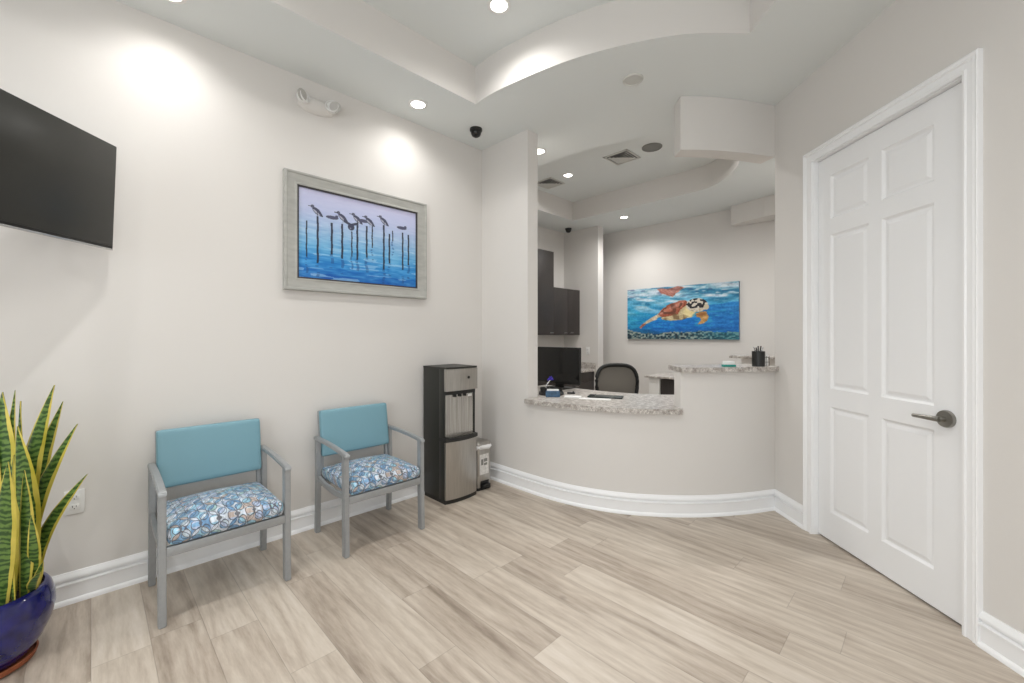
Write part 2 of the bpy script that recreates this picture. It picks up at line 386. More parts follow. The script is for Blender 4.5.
struct('ceiling_light_seal', bx(-2.75, 6.55, -3.65, 4.75, ZT+.005, ZT+.06), 'ceil')  # slab added above the trays to keep the rooms light-tight

# walls
struct('wall_left', bx(-2.7, 2.60, YL, YL+.12, 0, ZC), 'wall')
def wall_hole(swap, w0, w1, a0, a1, h0, h1, z0, z1):
    bm = NB()
    for p, q, c, d in ((a0, h0, 0, ZC), (h1, a1, 0, ZC), (h0, h1, 0, z0), (h0, h1, z1, ZC)):
        box(bm, *((w0, w1, p, q) if swap else (p, q, w0, w1)), c, d)
    return bm
struct('wall_back', wall_hole(True, -2.72, -2.6, -3.6, YL+.12, -1.9, 1.5, .7, 2.6), 'wall', smooth=False)
struct('wall_rear', wall_hole(False, -3.62, -3.5, -2.7, 6.5, -2.0, 1.2, .7, 2.6), 'wall', smooth=False)
def fill_window(name, loc, rz, W, H, watts):  # windows added out of view, with area lamps, to even the brightness
    t = thing(name, 'wide unseen glazed opening added for fill light behind the camera', 'fill_window', loc, rz); del t['category']; t['kind'] = 'structure'
    bm = NB(); h = W/2
    for a in ((-h, -h+.05, 0, H), (h-.05, h, 0, H), (-.025, .025, 0, H), (-h, h, 0, .05), (-h, h, H-.05, H)): box(bm, a[0], a[1], -.03, .03, a[2], a[3])
    obj('fill_window_frame', bm, 'trim', t); obj('pane', bx(-h+.04, h-.04, -.004, .004, .04, H-.04), 'glass', t)
    L = bpy.data.lights.new('fill_daylight', 'AREA'); L.shape = 'RECTANGLE'; L.size = W; L.size_y = H; L.energy = watts; L.color = (.95, .98, 1)
    o = bpy.data.objects.new('fill_daylight', L); C.objects.link(o); o.parent = t; o.location = (0, -.25, H/2); o.rotation_euler = (PI/2, 0, 0)
fill_window('fill_window_1', (-2.66, -.2, .7), -PI/2, 3.4, 1.9, FILL_W)
fill_window('fill_window_2', (-.4, -3.56, .7), 0, 3.2, 1.9, FILL_W)
bm = NB()
def ribbon(i0, i1, z0, z1): prism(bm, CUR[i0:i1+1]+INN[i0:i1+1][::-1], z0, z1)
ribbon(0, i_end, 0, ZC)
struct('wall_reception', bm, 'wall')
bm = NB(); ribbon(i_end, i_brk, 0, .742); struct('wall_reception_low', bm, 'wall')
bm = NB(); ribbon(i_brk, len(CUR)-1, 0, 1.044); struct('wall_reception_high', bm, 'wall')
struct('wall_reception_side', bx(2.73, 2.85, 2.95, 4.5, 0, ZC), 'wall')
struct('wall_kitchenette', bx(2.6, 5.84, 4.44, 4.56, 0, ZC), 'wall')
struct('wall_stub', bx(5.69, 5.84, 3.76, 4.44, 0, ZC), 'wall')
struct('wall_far', bx(6.26, 6.4, .6, 4.7, 0, ZC), 'wall')
struct('wall_far_side', bx(5.84, 6.4, 4.56, 4.7, 0, ZC), 'wall')
struct('wall_reception_right', bx(3.63, 6.4, .56, .68, 0, ZC), 'wall')
# door wall with its opening
d0, d1 = 2.775, 1.852                        # hinge side, latch side (distance along the axis)
DH = 2.45
bm = NB()
def dpoly(a, b, z0, z1, l0=LAT, l1=LAT+.13): prism(bm, [D(a, l0), D(b, l0), D(b, l1), D(a, l1)], z0, z1)
dpoly(dC, d0+.006, 0, ZC); dpoly(d1-.006, -2.6, 0, ZC); dpoly(d0+.006, d1-.006, DH+.008, ZC)
prism(bm, [CORN, D(dC, LAT+.13), (CORN[0]+.1, CORN[1]-.02)], 0, ZC)
struct('wall_right', bm, 'wall', smooth=False)

# baseboards
struct('baseboard_left', sweep(NB(), [(-2.6, YL), (2.58, YL)], BASE, -1), 'trim', angle=50)
struct('baseboard_reception', sweep(NB(), CUR, BASE, -1), 'trim', angle=50)
struct('baseboard_right', sweep(NB(), [CORN, D(d0+.074)], BASE, -1), 'trim', angle=50)
struct('baseboard_right_near', sweep(NB(), [D(d1-.074), D(-2.4)], BASE, -1), 'trim', angle=50)

# soffit boxes over the high ledges
bm = NB(); a = offset(CUR, .0)
prism(bm, CUR[i_brk:]+INN[i_brk:][::-1], 2.66, ZC-.001)
struct('wall_soffit', bm, 'wall')
struct('wall_far_soffit', prism(NB(), [(6.25, 1.93), (6.10, 1.93), (5.98, 1.5), (5.9, .7), (6.25, .7)], 2.80, ZC-.001), 'wall', smooth=False)

# ---------------------------------------------------------------- door
door = thing('door_1', 'white six-panel door in the angled right wall', 'door', (*D(d0, LAT+.03), 0), -PI*3/4)
del door['category']; door['kind'] = 'structure'
# local +x runs from the hinges to the latch; local +y points away from the waiting room? (checked below)
WD = d0-d1
def door_bm():
    bm = NB(); xs = [0, .105, .39, .474, .760, WD]; zs = [.012, .19, .86, .975, 1.95, 2.05, 2.325, DH]
    V = {(i, k): bm.verts.new((x, 0, z)) for i, x in enumerate(xs) for k, z in enumerate(zs)}; pan = []
    for i in range(5):
        for k in range(7):
            f = bm.faces.new((V[i, k], V[i+1, k], V[i+1, k+1], V[i, k+1]))
            if i in (1, 3) and k in (1, 3, 5): pan.append(f)
    bmesh.ops.recalc_face_normals(bm, faces=bm.faces[:])
    for f in bm.faces: f.normal_update()
    sgn = 1
    for th, dp in ((.004, -.003), (.014, -.008), (.012, 0), (.026, .0075)):
        bmesh.ops.inset_individual(bm, faces=pan, thickness=th, depth=0)
        nf = pan[0].normal.copy()
        vs_ = set(v for f in pan for v in f.verts)
        for v in vs_: v.co.y += -dp*sgn      # room side is local -y
    # slab body behind the panelled face
    out = [V[0, 0], V[5, 0], V[5, 7], V[0, 7]]
    box(bm, 0, WD, .012, .042, .012, DH)
    for x0, x1, z0, z1 in ((0, WD, .012, .0125), (0, WD, DH-.0005, DH), (0, .0005, .012, DH), (WD-.0005, WD, .012, DH)): box(bm, x0, x1, .0002, .0125, z0, z1)
    return bm
door.rotation_euler = (0, 0, math.radians(-135))
# rotz -135: local x -> (-S2,-S2) (towards the camera), local y -> (S2,-S2) (away from the room)
obj('door_leaf', door_bm(), 'door', door, angle=20)
rose = obj('door_handle', shift(lathe(NB(), [(.0, 0), (.040, 0), (.041, .008), (.038, .016), (.013, .018), (.012, .045), (0, .045)], 32), (.822, 0, .925), Matrix.Rotation(PI/2, 4, 'X')), 'nickel', door, label='satin nickel lever handle')
bm = NB(); tube(bm, [(.832, -.048, .925), (.80, -.056, .925), (.76, -.058, .924), (.712, -.054, .922)], [.013, .012, .010, .009], 12)
obj('lever', bm, 'nickel', rose)
for hz in (2.27, 1.60, .975, .33):
    bm = cyl(NB(), (-.006, -.012, hz-.05), (-.006, -.012, hz+.05), .0075, seg=12); box(bm, -.03, .0, -.006, -.003, hz-.05, hz+.05)
    cyl(bm, (-.006, -.012, hz-.056), (-.006, -.012, hz-.05), .005, seg=10)
    obj('hinge', bm, 'trim', door)
# jamb and casing
bm = NB()
dpoly(d0+.006, d0+.001, 0, DH+.008, LAT+.0, LAT+.12); dpoly(d1-.001, d1-.006, 0, DH+.008, LAT+.0, LAT+.12); dpoly(d0+.006, d1-.006, DH+.003, DH+.008, LAT, LAT+.12)
CS = [(0, 0), (0, .016), (.012, .019), (.018, .013), (.042, .015), (.047, .021), (.055, .019), (.064, .025), (.070, .022), (.070, 0)]   # across the casing, off the wall
def casing(bm):
    rows = []
    for o, h in CS:
        A, B_, z = d0+.004+o, d1-.004-o, DH+.006+o
        rows.append([(*D(A, LAT-h), 0), (*D(A, LAT-h), z), (*D(B_, LAT-h), z), (*D(B_, LAT-h), 0)])
    V = [[bm.verts.new(p) for p in r] for r in rows]
    for a, b in zip(V, V[1:]):
        for i in range(3): bm.faces.new((a[i], a[i+1], b[i+1], b[i]))
    for e in (0, 3): bm.faces.new([r[e] for r in V])
casing(bm)
struct('trim_1', bm, 'trim', angle=25)

# ---------------------------------------------------------------- granite counters
cb = NB()
outer = offset(CUR, -.042)[i_end:i_brk+1]; inner = offset(CUR, .80)
t = Vector(CUR[i_brk+1])-Vector(CUR[i_brk]); 
pts = outer+[tuple(Vector(CUR[i_brk])+Vector((.10, .02)))]+[(3.78, 1.56), (3.62, 1.72), (3.50, 1.95), (3.445, 2.2), (3.445, 2.6), (3.455, 2.94), (2.75, 2.94), (2.75, CUR[i_end][1]-.002), (CUR[i_end][0]-.042, CUR[i_end][1]-.002)]
prism(cb, pts, .743, .78)
tag(obj('granite_countertop', cb, 'granite', smooth=False), 'low curved speckled granite countertop with papers and pens at the reception opening', 'countertop')
cb = NB(); outer = offset(CUR, -.045)[i_brk:]; inn = offset(CUR, .25)[i_brk:]
outer = [tuple(Vector(outer[0])+(Vector(outer[0])-Vector(outer[1])).normalized()*.004)]+outer; inn = [tuple(Vector(inn[0])+(Vector(inn[0])-Vector(inn[1])).normalized()*.004)]+inn
prism(cb, outer+inn[::-1], 1.045, 1.08)
tag(obj('granite_countertop', cb, 'granite', smooth=False), 'raised granite ledge on the curved half wall next to the door wall', 'countertop')

# rear checkout desk and its raised ledge
rd = thing('checkout_desk', 'low white desk with thin top and dark file drawer behind the office chair', 'desk', (5.3, 2.2, 0))
obj('desk_top', bx(-.03, .55, -.5, .55, .745, .77, .003), 'granite', rd)
obj('desk_panel', bx(.0, .04, .35, .5, 0, .745), 'plate', rd)
fc = obj('file_drawer', bx(.02, .5, -.12, .345, .02, .735, .004), 'espresso', rd, label='dark brown drawer unit')
obj('desk_panel', bx(.0, .04, -.5, -.13, 0, .745), 'plate', rd)
lg = thing('checkout_ledge', 'far raised ledge on a short wall behind the pen cup', 'ledge', (5.3, 1.2, 0))
obj('ledge_top', bx(-.08, .22, -.5, .47, 1.05, 1.08, .003), 'granite', lg)
obj('ledge_wall', bx(.0, .12, -.5, .36, 0, 1.05), 'wall', lg)

# ---------------------------------------------------------------- kitchenette cabinets
def cabinet(name, label, x0, x1, y0, y1, z0, z1, splits, hbottom=True, draw=None):
    c = thing(name, label, 'cabinet', (x0, y0, z0)); X, Y, Z = x1-x0, y1-y0, z1-z0
    obj('carcass', bx(0, X, .02, Y, 0, Z), 'espresso', c)
    for a, b in zip(splits, splits[1:]):
        zs = draw or [(0, Z)]
        for (za, zb) in zs:
            bm = bx(a*X+.0015, b*X-.0015, 0, .0185, za+.0015, zb-.0015, .0015)
            dd = obj('cabinet_door' if not draw or zb-za > .3 else 'drawer', bm, 'espresso', c)
            hx = (a*X+.04, a*X+.12) if a > 0 else (b*X-.12, b*X-.04); hz = za+.035 if hbottom else zb-.05
            h = NB(); tube(h, [(hx[0], -.002, hz), (hx[0], -.025, hz), (hx[1], -.025, hz), (hx[1], -.002, hz)], .004, 8)
            obj('handle', h, 'silver', dd)
    return c
cabinet('wall_cabinet', 'tall dark brown wall cabinet left of the shorter pair of doors', 4.40, 5.005, 4.10, 4.435, 1.314, 2.586, [0, 1])
cabinet('wall_cabinet', 'short dark brown wall cabinet with two doors left of the stub wall', 5.01, 5.687, 4.11, 4.435, 1.314, 2.05, [0, .52, 1])
cabinet('base_cabinet', 'dark brown base cabinet with drawers under the kitchenette counter', 4.0, 5.687, 3.83, 4.435, .0, .735, [0, .33, .66, 1], False, [(.08, .40), (.40, .58), (.58, .735)])
bm = bx(3.98, 5.688, 3.80, 4.437, .737, .772, .002); box(bm, 3.98, 5.688, 4.415, 4.437, .772, .87); box(bm, 5.666, 5.688, 3.80, 4.415, .772, .87)
tag(obj('kitchenette_countertop', bm, 'granite'), 'granite countertop and backsplash under the dark wall cabinets', 'countertop')

# ---------------------------------------------------------------- waiting room chairs
def make_chair(label, x):
    t = thing('waiting_chair', label, 'chair', (x, 2.675, 0), 0, 'blue waiting room chairs')
    xo, xi, yf, yb = .275, .245, -.235, .235
    for s in (-1, 1):
        a, b = sorted((s*xo, s*xi))
        obj('front_leg', bar(NB(), [(yf-.004, 0), (yf+.004, .30), (yf+.006, .598)], a, b, -.045, .004), 'frame', t)
        obj('back_leg', bar(NB(), [(yb+.012, 0), (yb-.002, .36), (yb+.006, .634)], a, b, .036, .004), 'frame', t)
        obj('upright', bar(NB(), [(yb-.004, .33), (yb+.012, .58), (yb+.044, .80)], *sorted((s*.2445, s*.222)), .026, .003), 'frame', t)
        arm = [(yf-.004, .588), (yf+.000, .603), (yf+.012, .611), (yf+.10, .620), (yf+.2, .628), (yf+.32, .634), (yb+.02, .636)]
        obj('armrest', bar(NB(), arm, a-.001, b+.001, -.022, .004), 'frame', t)
        obj('side_rail', bar(NB(), [(yf+.04, .335), (-.05, .322), (.1, .33), (yb-.03, .352)], *sorted((s*(xo-.006), s*(xi+.004))), .034, .003), 'frame', t)
    obj('front_rail', bx(-xi, xi, yf+.006, yf+.032, .308, .352, .003), 'frame', t)
    obj('back_rail', bx(-xi, xi, yb-.03, yb-.006, .308, .345, .003), 'frame', t)
    s = obj('seat', shift(cushion(NB(), .486, .475, .075, .030, .046, 20), (0, -.006, .392)), 'seat', t)
    bm = cushion(NB(), .486, .305, .046, .016, .006, 14)
    obj('backrest', shift(bm, (0, yb-.012, .655), Matrix.Rotation(math.radians(90-8), 4, 'X')), 'vinyl', t, label='plain teal blue vinyl backrest')
    return t
make_chair('blue waiting room chair with patterned seat, beside the potted plant', .4865)
make_chair('blue waiting room chair with patterned seat, next to the water cooler', 1.328)

# ---------------------------------------------------------------- water cooler
wc = thing('water_cooler', 'black and stainless steel freestanding water cooler in the corner', 'water cooler', (2.092, 2.80, 0))
hw = .156
obj('body', bx(-hw, hw, -.055, .17, .025, 1.055, .006), 'blackm', wc)
def bowed(x0, x1, yb, yf, bow, z0, z1, bev=.004, n=14):
    pts = [(x0, yb), (x1, yb)]+[(x1+(x0-x1)*i/n, yf-bow*(1-(2*i/n-1)**2)) for i in range(n+1)]
    return prism(NB(), pts, z0, z1)
obj('base', bowed(-hw, hw, .15, -.135, .02, 0, .03), 'black', wc)
obj('cheek', bx(-hw, -hw+.014, -.120, -.05, .025, 1.05, .003), 'blackm', wc)
obj('cheek', bx(hw-.014, hw, -.120, -.05, .025, 1.05, .003), 'blackm', wc)
obj('lower_door', bowed(-hw+.004, hw-.002, -.05, -.14, .022, .032, .478), 'steel', wc, angle=50, label='brushed stainless steel lower door')
obj('drip_tray', bowed(-hw-.002, hw+.002, -.05, -.15, .030, .484, .512), 'black', wc, angle=50)
bm = NB()
for i in range(9): box(bm, -.12+i*.029, -.104+i*.029, -.15, -.07, .5125, .5155)
obj('drip_grate', bm, 'steel', wc)
obj('recess_panel', bx(-hw+.014, hw-.014, -.112, -.054, .515, .845), 'steel2', wc, label='shiny steel dispensing recess')
obj('neck', bowed(-hw+.006, hw-.004, -.05, -.125, .012, .845, .874), 'black', wc)
hd = obj('head_panel', bowed(-hw+.001, hw+.004, -.05, -.145, .016, .876, 1.047), 'steel', wc, angle=50)
obj('top_cap', bowed(-hw, hw+.003, .17, -.14, .016, 1.048, 1.062), 'blackm', wc)
for x in (-.05, 0, .05): obj('spout', bx(x-.010, x+.010, -.128, -.112, .822, .846, .003), 'black', wc)
obj('button', shift(lathe(NB(), [(0, 0), (.011, 0), (.011, .006), (0, .006)], 16), (.055, -.158, .975), Matrix.Rotation(PI/2, 4, 'X')), 'dark', hd)
obj('badge', bx(.085, .125, -.1145, -.1125, .815, .835), 'plate', wc)

# ---------------------------------------------------------------- pedal bin
pb = thing('pedal_bin', 'small stainless steel pedal bin with white liner right of the water cooler', 'bin', (2.374, 2.80, 0))
def rrect(hx, hy, r, k=5):
    o = []
    for cx, cy, a0 in ((hx-r, hy-r, 0), (-hx+r, hy-r, 90), (-hx+r, -hy+r, 180), (hx-r, -hy+r, 270)):
        for i in range(k+1): a = math.radians(a0+90*i/k); o.append((cx+r*math.cos(a), cy+r*math.sin(a)))
    return o
obj('base', prism(NB(), rrect(.083, .098, .03), 0, .022), 'black', pb)
obj('bin_body', prism(NB(), rrect(.08, .095, .028), .022, .36), 'steel', pb, angle=50)
bm = NB(); R0, R1 = rrect(.082, .097, .03), rrect(.090, .106, .034)
a = [bm.verts.new((x, y, .375+.004*math.sin(i*1.9))) for i, (x, y) in enumerate(R0)]; b = [bm.verts.new((x, y, .358+.008*math.sin(i*2.7))) for i, (x, y) in enumerate(R1)]; c = [bm.verts.new((x*.98, y*.98, .345+.008*math.sin(i*1.3))) for i, (x, y) in enumerate(R0)]
for i in range(len(a)):
    j = (i+1) % len(a); bm.faces.new((a[i], a[j], b[j], b[i])); bm.faces.new((b[i], b[j], c[j], c[i]))
obj('bin_liner', bm, 'bag', pb)
bm = NB(); prev = None
for sc, z in ((1, .362), (1, .376), (.97, .390), (.85, .402), (.5, .410)):
    ring = [bm.verts.new((x*sc, y*sc, z)) for x, y in R0]
    if prev:
        for i in range(len(ring)): j = (i+1) % len(ring); bm.faces.new((prev[i], prev[j], ring[j], ring[i]))
    else: bm.faces.new(ring[::-1])
    prev = ring
bm.faces.new(prev)
obj('lid', bm, 'steel', pb)
obj('sticker', bx(-.055, .045, -.0965, -.0952, .13, .30), 'label', pb, label='pale printed sticker')
bm = NB()
for i, (x0, x1, z0, z1) in enumerate(((-.04, -.015, .21, .26), (-.008, .028, .235, .262), (-.008, .028, .205, .225))): box(bm, x0, x1, -.0972, -.0966, z0, z1)
obj('sticker_print', bm, 'grey', pb)
bm = bx(-.045, .045, -.125, -.09, .018, .05, .006); box(bm, -.045, .045, -.10, -.094, .04, .075, .002)
obj('pedal', bm, 'black', pb)

# ---------------------------------------------------------------- potted snake plant
pp = thing('potted_snake_plant', 'snake plant with yellow-edged leaves in a glossy cobalt blue pot on a terracotta saucer', 'potted plant', (-.30, 2.63, 0))
obj('saucer', lathe(NB(), [(0, .002), (.118, .0), (.140, .010), (.147, .030), (.141, .032), (.134, .018), (0, .014)], 56), 'terra', pp, label='terracotta saucer')
obj('pot', lathe(NB(), [(0, .016), (.108, .016), (.128, .034), (.162, .086), (.186, .146), (.196, .200), (.194, .245), (.184, .280), (.174, .296), (.164, .296), (.160, .286), (.168, .268), (.168, .25), (0, .24)], 64), 'pot', pp, angle=60, label='glossy cobalt blue glazed pot')
bm = lathe(NB(), [(0, .272), (.08, .270), (.167, .264)], 32)
obj('soil', bm, 'soil', pp)
def leaf(base, tip, wd, bend=(0, 0), face=0.0, n=16, twist=0, broad=.45):
    """blade from base to tip (world points), widest at 'broad', bowed sideways by bend, facing the room turned by 'face'"""
    o = pp.location; B, T = Vector(base)-o, Vector(tip)-o; bm = NB(); uvl = bm.loops.layers.uv.new('UVMap'); rows = []
    for i in range(n+1):
        t = i/n; p = B.lerp(T, t)+Vector((bend[0], bend[1], 0))*math.sin(PI*t)*1.0
        f = (.55+.45*math.sin(PI*min(1, t/broad)/2)) if t < broad else max(0, 1-((t-broad)/(1-broad))**2.2)
        hw_ = wd*f/2+.0006; a = face+twist*t
        s = Vector((math.cos(a-PI/4), math.sin(a-PI/4), 0)); q = Vector((-s.y, s.x, 0))
        rows.append([(bm.verts.new(p+s*hw_*u+q*(-.30*hw_*(1-u*u)+z)), (u+1)/2, t) for u, z in ((-1, 0), (-.6, 0), (-.2, 0), (.2, 0), (.6, 0), (1, 0), (.6, .004), (.2, .005), (-.2, .005), (-.6, .004))])
    for a, b in zip(rows, rows[1:]):
        k = len(a)
        for i in range(k):
            j = (i+1) % k; q = (a[i], a[j], b[j], b[i]); f = bm.faces.new([v[0] for v in q])
            for lp, v in zip(f.loops, q): lp[uvl].uv = (v[1], v[2])
    return obj('leaf', bm, 'leaf', pp, angle=80)
def wp(px, py, d):
    a = (px-512)/421; return ((1+a)*S2*d, (1-a)*S2*d, 1.314+(335-py)/421*d)
LEAVES = [
    ((-0.238, 2.595, 0.265), (-0.239, 2.502, 1.097), 0.115, (-0.0, 0.0), 0.1),
    ((-0.236, 2.575, 0.265), (-0.207, 2.498, 1.102), 0.034, (-0.0085, 0.0085), 0.5),
    ((-0.219, 2.612, 0.265), (-0.203, 2.607, 1.047), 0.055, (0.0071, -0.0071), -0.3),
    ((-0.195, 2.644, 0.265), (-0.196, 2.431, 0.972), 0.098, (0.0198, -0.0198), 0.05),
    ((-0.183, 2.633, 0.265), (-0.103, 2.451, 1.117), 0.082, (-0.0389, 0.0389), 0.1),
    ((-0.173, 2.642, 0.265), (-0.082, 2.543, 1.041), 0.06, (-0.0389, 0.0389), 0.4),
    ((-0.183, 2.633, 0.265), (-0.04, 2.444, 0.955), 0.078, (-0.046, 0.046), -0.1),
    ((-0.168, 2.657, 0.265), (-0.011, 2.387, 0.759), 0.054, (-0.0389, 0.0389), 0.1),
    ((-0.167, 2.606, 0.265), (-0.127, 2.347, 0.467), 0.034, (0.0, -0.0), 0),
    ((-0.17, 2.592, 0.265), (-0.132, 2.31, 0.447), 0.034, (-0.0071, 0.0071), 0.4),
    ((-0.17, 2.6, 0.265), (-0.156, 2.348, 0.651), 0.04, (0.0071, -0.0071), 0.4),
    ((-0.244, 2.548, 0.265), (-0.208, 2.315, 0.865), 0.07, (0.0, -0.0), 0.2),
    ((-0.212, 2.534, 0.265), (-0.199, 2.349, 0.881), 0.05, (-0.0085, 0.0085), -0.4),
    ((-0.189, 2.564, 0.265), (-0.173, 2.351, 0.82), 0.05, (0.0085, -0.0085), 0.2),
    ((-0.179, 2.572, 0.265), (-0.155, 2.531, 0.656), 0.044, (-0.0141, 0.0141), 0.6),
    ((-0.23, 2.623, 0.265), (-0.176, 2.609, 0.885), 0.06, (-0.0071, 0.0071), -0.6),
    ((-0.275, 2.614, 0.265), (-0.273, 2.508, 1.07), 0.095, (0.0, 0.0), 0),
    ((-0.29, 2.611, 0.265), (-0.365, 2.628, 0.915), 0.085, (0.0354, -0.0354), 0.3),
    ((-0.327, 2.684, 0.265), (-0.433, 2.695, 0.801), 0.075, (0.0354, -0.0354), 0.2),
    ((-0.305, 2.662, 0.265), (-0.344, 2.776, 1.13), 0.085, (0.0, 0.0), -0.2),
]
for B, T, wd, bend, fc_ in LEAVES: leaf(B, T, wd, bend, fc_)

# ---------------------------------------------------------------- television
E_ = (math.cos(math.radians(48)), math.sin(math.radians(48)))
REx, REy = .077, 2.87
tv = thing('television', 'black flat television angled out from the left wall', 'television', (REx-E_[0]*.48, REy-E_[1]*.48, 1.736), math.radians(48))
tv.rotation_euler = (math.radians(2.2), 0, math.radians(48))
obj('housing', bx(-.48, .48, .0, .028, 0, .510, .004), 'black', tv)
obj('screen', bx(-.474, .474, -.002, .004, .016, .504, .001), 'tvs', tv, label='dark reflective screen')
obj('bottom_trim', bx(-.476, .476, -.003, .010, -.004, .0035, .001), 'silver', tv, label='thin silver bottom trim')
obj('rear_shell', bx(-.36, .36, .028, .06, .06, .40, .012), 'black', tv)
br = obj('wall_bracket', bx(-.1, .1, .06, .075, .15, .35, .003), 'black', tv)
Ti = tv.matrix_basis.inverted()
wpt = Ti @ Vector((-.02, YL, 1.99)); bm = NB(); tube(bm, [(0, .075, .25), (.02, .16, .25), (wpt.x*.8, wpt.y*.8+.05, wpt.z), tuple(wpt)], .016, 10)
obj('bracket_arm', bm, 'black', br)

# ---------------------------------------------------------------- paintings (picture content as a colour attribute on the canvas mesh)
def vnoise(u, v, su, sv, seed):
    r = np.random.RandomState(seed).rand(int(sv)+3, int(su)+3); x, y = u*su, v*sv; i, j = x.astype(int), y.astype(int); fx, fy = x-i, y-j
    fx = fx*fx*(3-2*fx); fy = fy*fy*(3-2*fy)
    return (r[j, i]*(1-fx)+r[j, i+1]*fx)*(1-fy)+(r[j+1, i]*(1-fx)+r[j+1, i+1]*fx)*fy
def inpoly(u, v, P):
    c = np.zeros(u.shape, bool); n = len(P)
    for i in range(n):
        x0, y0 = P[i]; x1, y1 = P[(i+1) % n]
        if y0 == y1: continue
        c ^= ((y0 > v) != (y1 > v)) & (u < (x1-x0)*(v-y0)/(y1-y0)+x0)
    return c
def mixc(a, c, k): return a*(1-k[..., None])+np.array(c, float)*k[..., None]
def canvas(name, W, Hh, nx, nz, fn, m, parent, y):
    u, v = np.meshgrid(np.linspace(0, 1, nx), np.linspace(0, 1, nz)); col = np.clip(fn(u, v), 0, 255)/255
    col = np.where(col <= .04045, col/12.92, ((col+.055)/1.055)**2.4)
    verts = np.stack([(u-.5)*W, np.full(u.shape, y), (v-.5)*Hh], -1).reshape(-1, 3)
    idx = np.arange(nx*nz).reshape(nz, nx); f = np.stack([idx[:-1, :-1], idx[:-1, 1:], idx[1:, 1:], idx[1:, :-1]], -1).reshape(-1, 4)
    me = bpy.data.meshes.new(name); me.from_pydata(verts.tolist(), [], f.tolist())
    at = me.color_attributes.new('paint', 'FLOAT_COLOR', 'POINT'); at.data.foreach_set('color', np.concatenate([col, np.ones(u.shape+(1,))], -1).reshape(-1).astype(np.float32))
    o = bpy.data.objects.new(name, me); C.objects.link(o); me.materials.append(M[m]); o.parent = parent; return o
POSTS = [(1.039, 1.844, 2.089), (1.111, 1.808, 2.133), (1.206, 1.881, 2.105), (1.279, 1.859, 2.111), (1.349, 1.884, 2.068), (1.39, 1.866, 2.124), (1.461, 1.891, 2.129), (1.505, 1.971, 2.153), (1.599, 1.816, 2.162), (1.645, 1.872, 2.103), (1.673, 2.047, 2.133), (1.76, 1.833, 2.131), (1.812, 1.875, 2.122)]
BIRDS = [(1.108, 2.163, 0), (1.209, 2.140, 1), (1.284, 2.155, 0), (1.344, 2.100, 2), (1.392, 2.165, 0), (1.435, 2.160, 1), (1.487, 2.165, 0), (1.602, 2.190, 0), (1.752, 2.165, 1)]
PX0, PX1, PZ0, PZ1 = .985, 1.880, 1.70, 2.31
def seabirds(u, v):
    X, Z = PX0+u*(PX1-PX0), PZ0+v*(PZ1-PZ0); c = np.zeros(u.shape+(3,))
    keys = [(0, (28, 104, 182)), (.18, (48, 138, 206)), (.36, (104, 172, 218)), (.55, (156, 190, 224)), (.75, (184, 194, 226)), (1, (198, 198, 228))]
    for i in range(3): c[..., i] = np.interp(v, [k[0] for k in keys], [k[1][i] for k in keys])
    n1 = vnoise(u, v, 9, 46, 1); n2 = vnoise(u, v, 26, 90, 2); wv = np.clip(1.15-v*1.25, 0.12, 1)
    c += ((n1-.5)*52*wv+(n2-.5)*40*wv)[..., None]*np.array([1, .8, .45])
    c = mixc(c, (214, 226, 240), (vnoise(u, v, 7, 60, 4) > .80)*wv*.45)
    for (x, zb, zt) in POSTS:
        wd = .0045 if zb > 1.9 or x in (1.039, 1.349) else .0068
        wob = .002*np.sin(Z*60+x*9)
        k = (np.abs(X-x-wob*.6) < wd) & (Z > zb) & (Z < zt); c = mixc(c, (34, 36, 58), k*.92)
        rf = (np.abs(X-x-wob*3) < wd*1.5) & (Z < zb) & (Z > zb-.11); c = mixc(c, (30, 70, 130), rf*.45*(vnoise(u, v, 5, 70, 9) > .4))
    for (x, z, k) in BIRDS:
        dx, dz = (X-x)/1.22, (Z-z)/1.22
        if k == 0:      # perched, head raised
            a = math.radians(-38); bx_, bz_ = dx*math.cos(a)+dz*math.sin(a), -dx*math.sin(a)+dz*math.cos(a)
            body = ((bx_-.004)/.036)**2+(bz_/(.016-.22*np.clip(bx_, 0, .04)))**2 < 1; head = ((dx+.026)/.010)**2+((dz-.026)/.009)**2 < 1
            beak = (dx < -.03) & (dx > -.05) & (np.abs(dz-.025) < .0025); leg = (np.abs(dx) < .0015) & (dz < 0) & (dz > -.034)
            c = mixc(c, (70, 74, 98), body*1.); c = mixc(c, (196, 198, 214), ((bx_/.024)**2+((bz_+.006)/.005)**2 < 1)*.8); c = mixc(c, (92, 94, 116), head*1.); c = mixc(c, (50, 48, 60), (beak | leg)*1.)
        elif k == 1:    # resting low
            body = (dx/.036)**2+((dz-.002)/.010)**2 < 1; head = ((dx-.026)/.009)**2+((dz-.012)/.008)**2 < 1
            c = mixc(c, (82, 84, 108), (body | head)*1.)
        else:           # wings spread
            body = (dx/.020)**2+(dz/.020)**2 < 1; w1 = (np.abs(dz-.012-.4*np.abs(dx)) < .008) & (np.abs(dx) < .045)
            c = mixc(c, (66, 70, 92), (body | w1)*1.); c = mixc(c, (190, 192, 208), (((dx+.004)/.005)**2+((dz+.008)/.005)**2 < 1)*.5)
    return c
pic = thing('framed_picture', 'framed print of seabirds perched on posts in blue water on the left wall', 'picture', (1.424, YL, 2.003))
W2, H2 = 1.082/2, .785/2
def frame_bm(prof):
    bm = NB(); rows = [[bm.verts.new(p) for p in ((-W2+o, -h, -H2+o), (W2-o, -h, -H2+o), (W2-o, -h, H2-o), (-W2+o, -h, H2-o))] for o, h in prof]
    for a, b in zip(rows, rows[1:]):
        for i in range(4): j = (i+1) % 4; bm.faces.new((a[i], a[j], b[j], b[i]))
    return bm
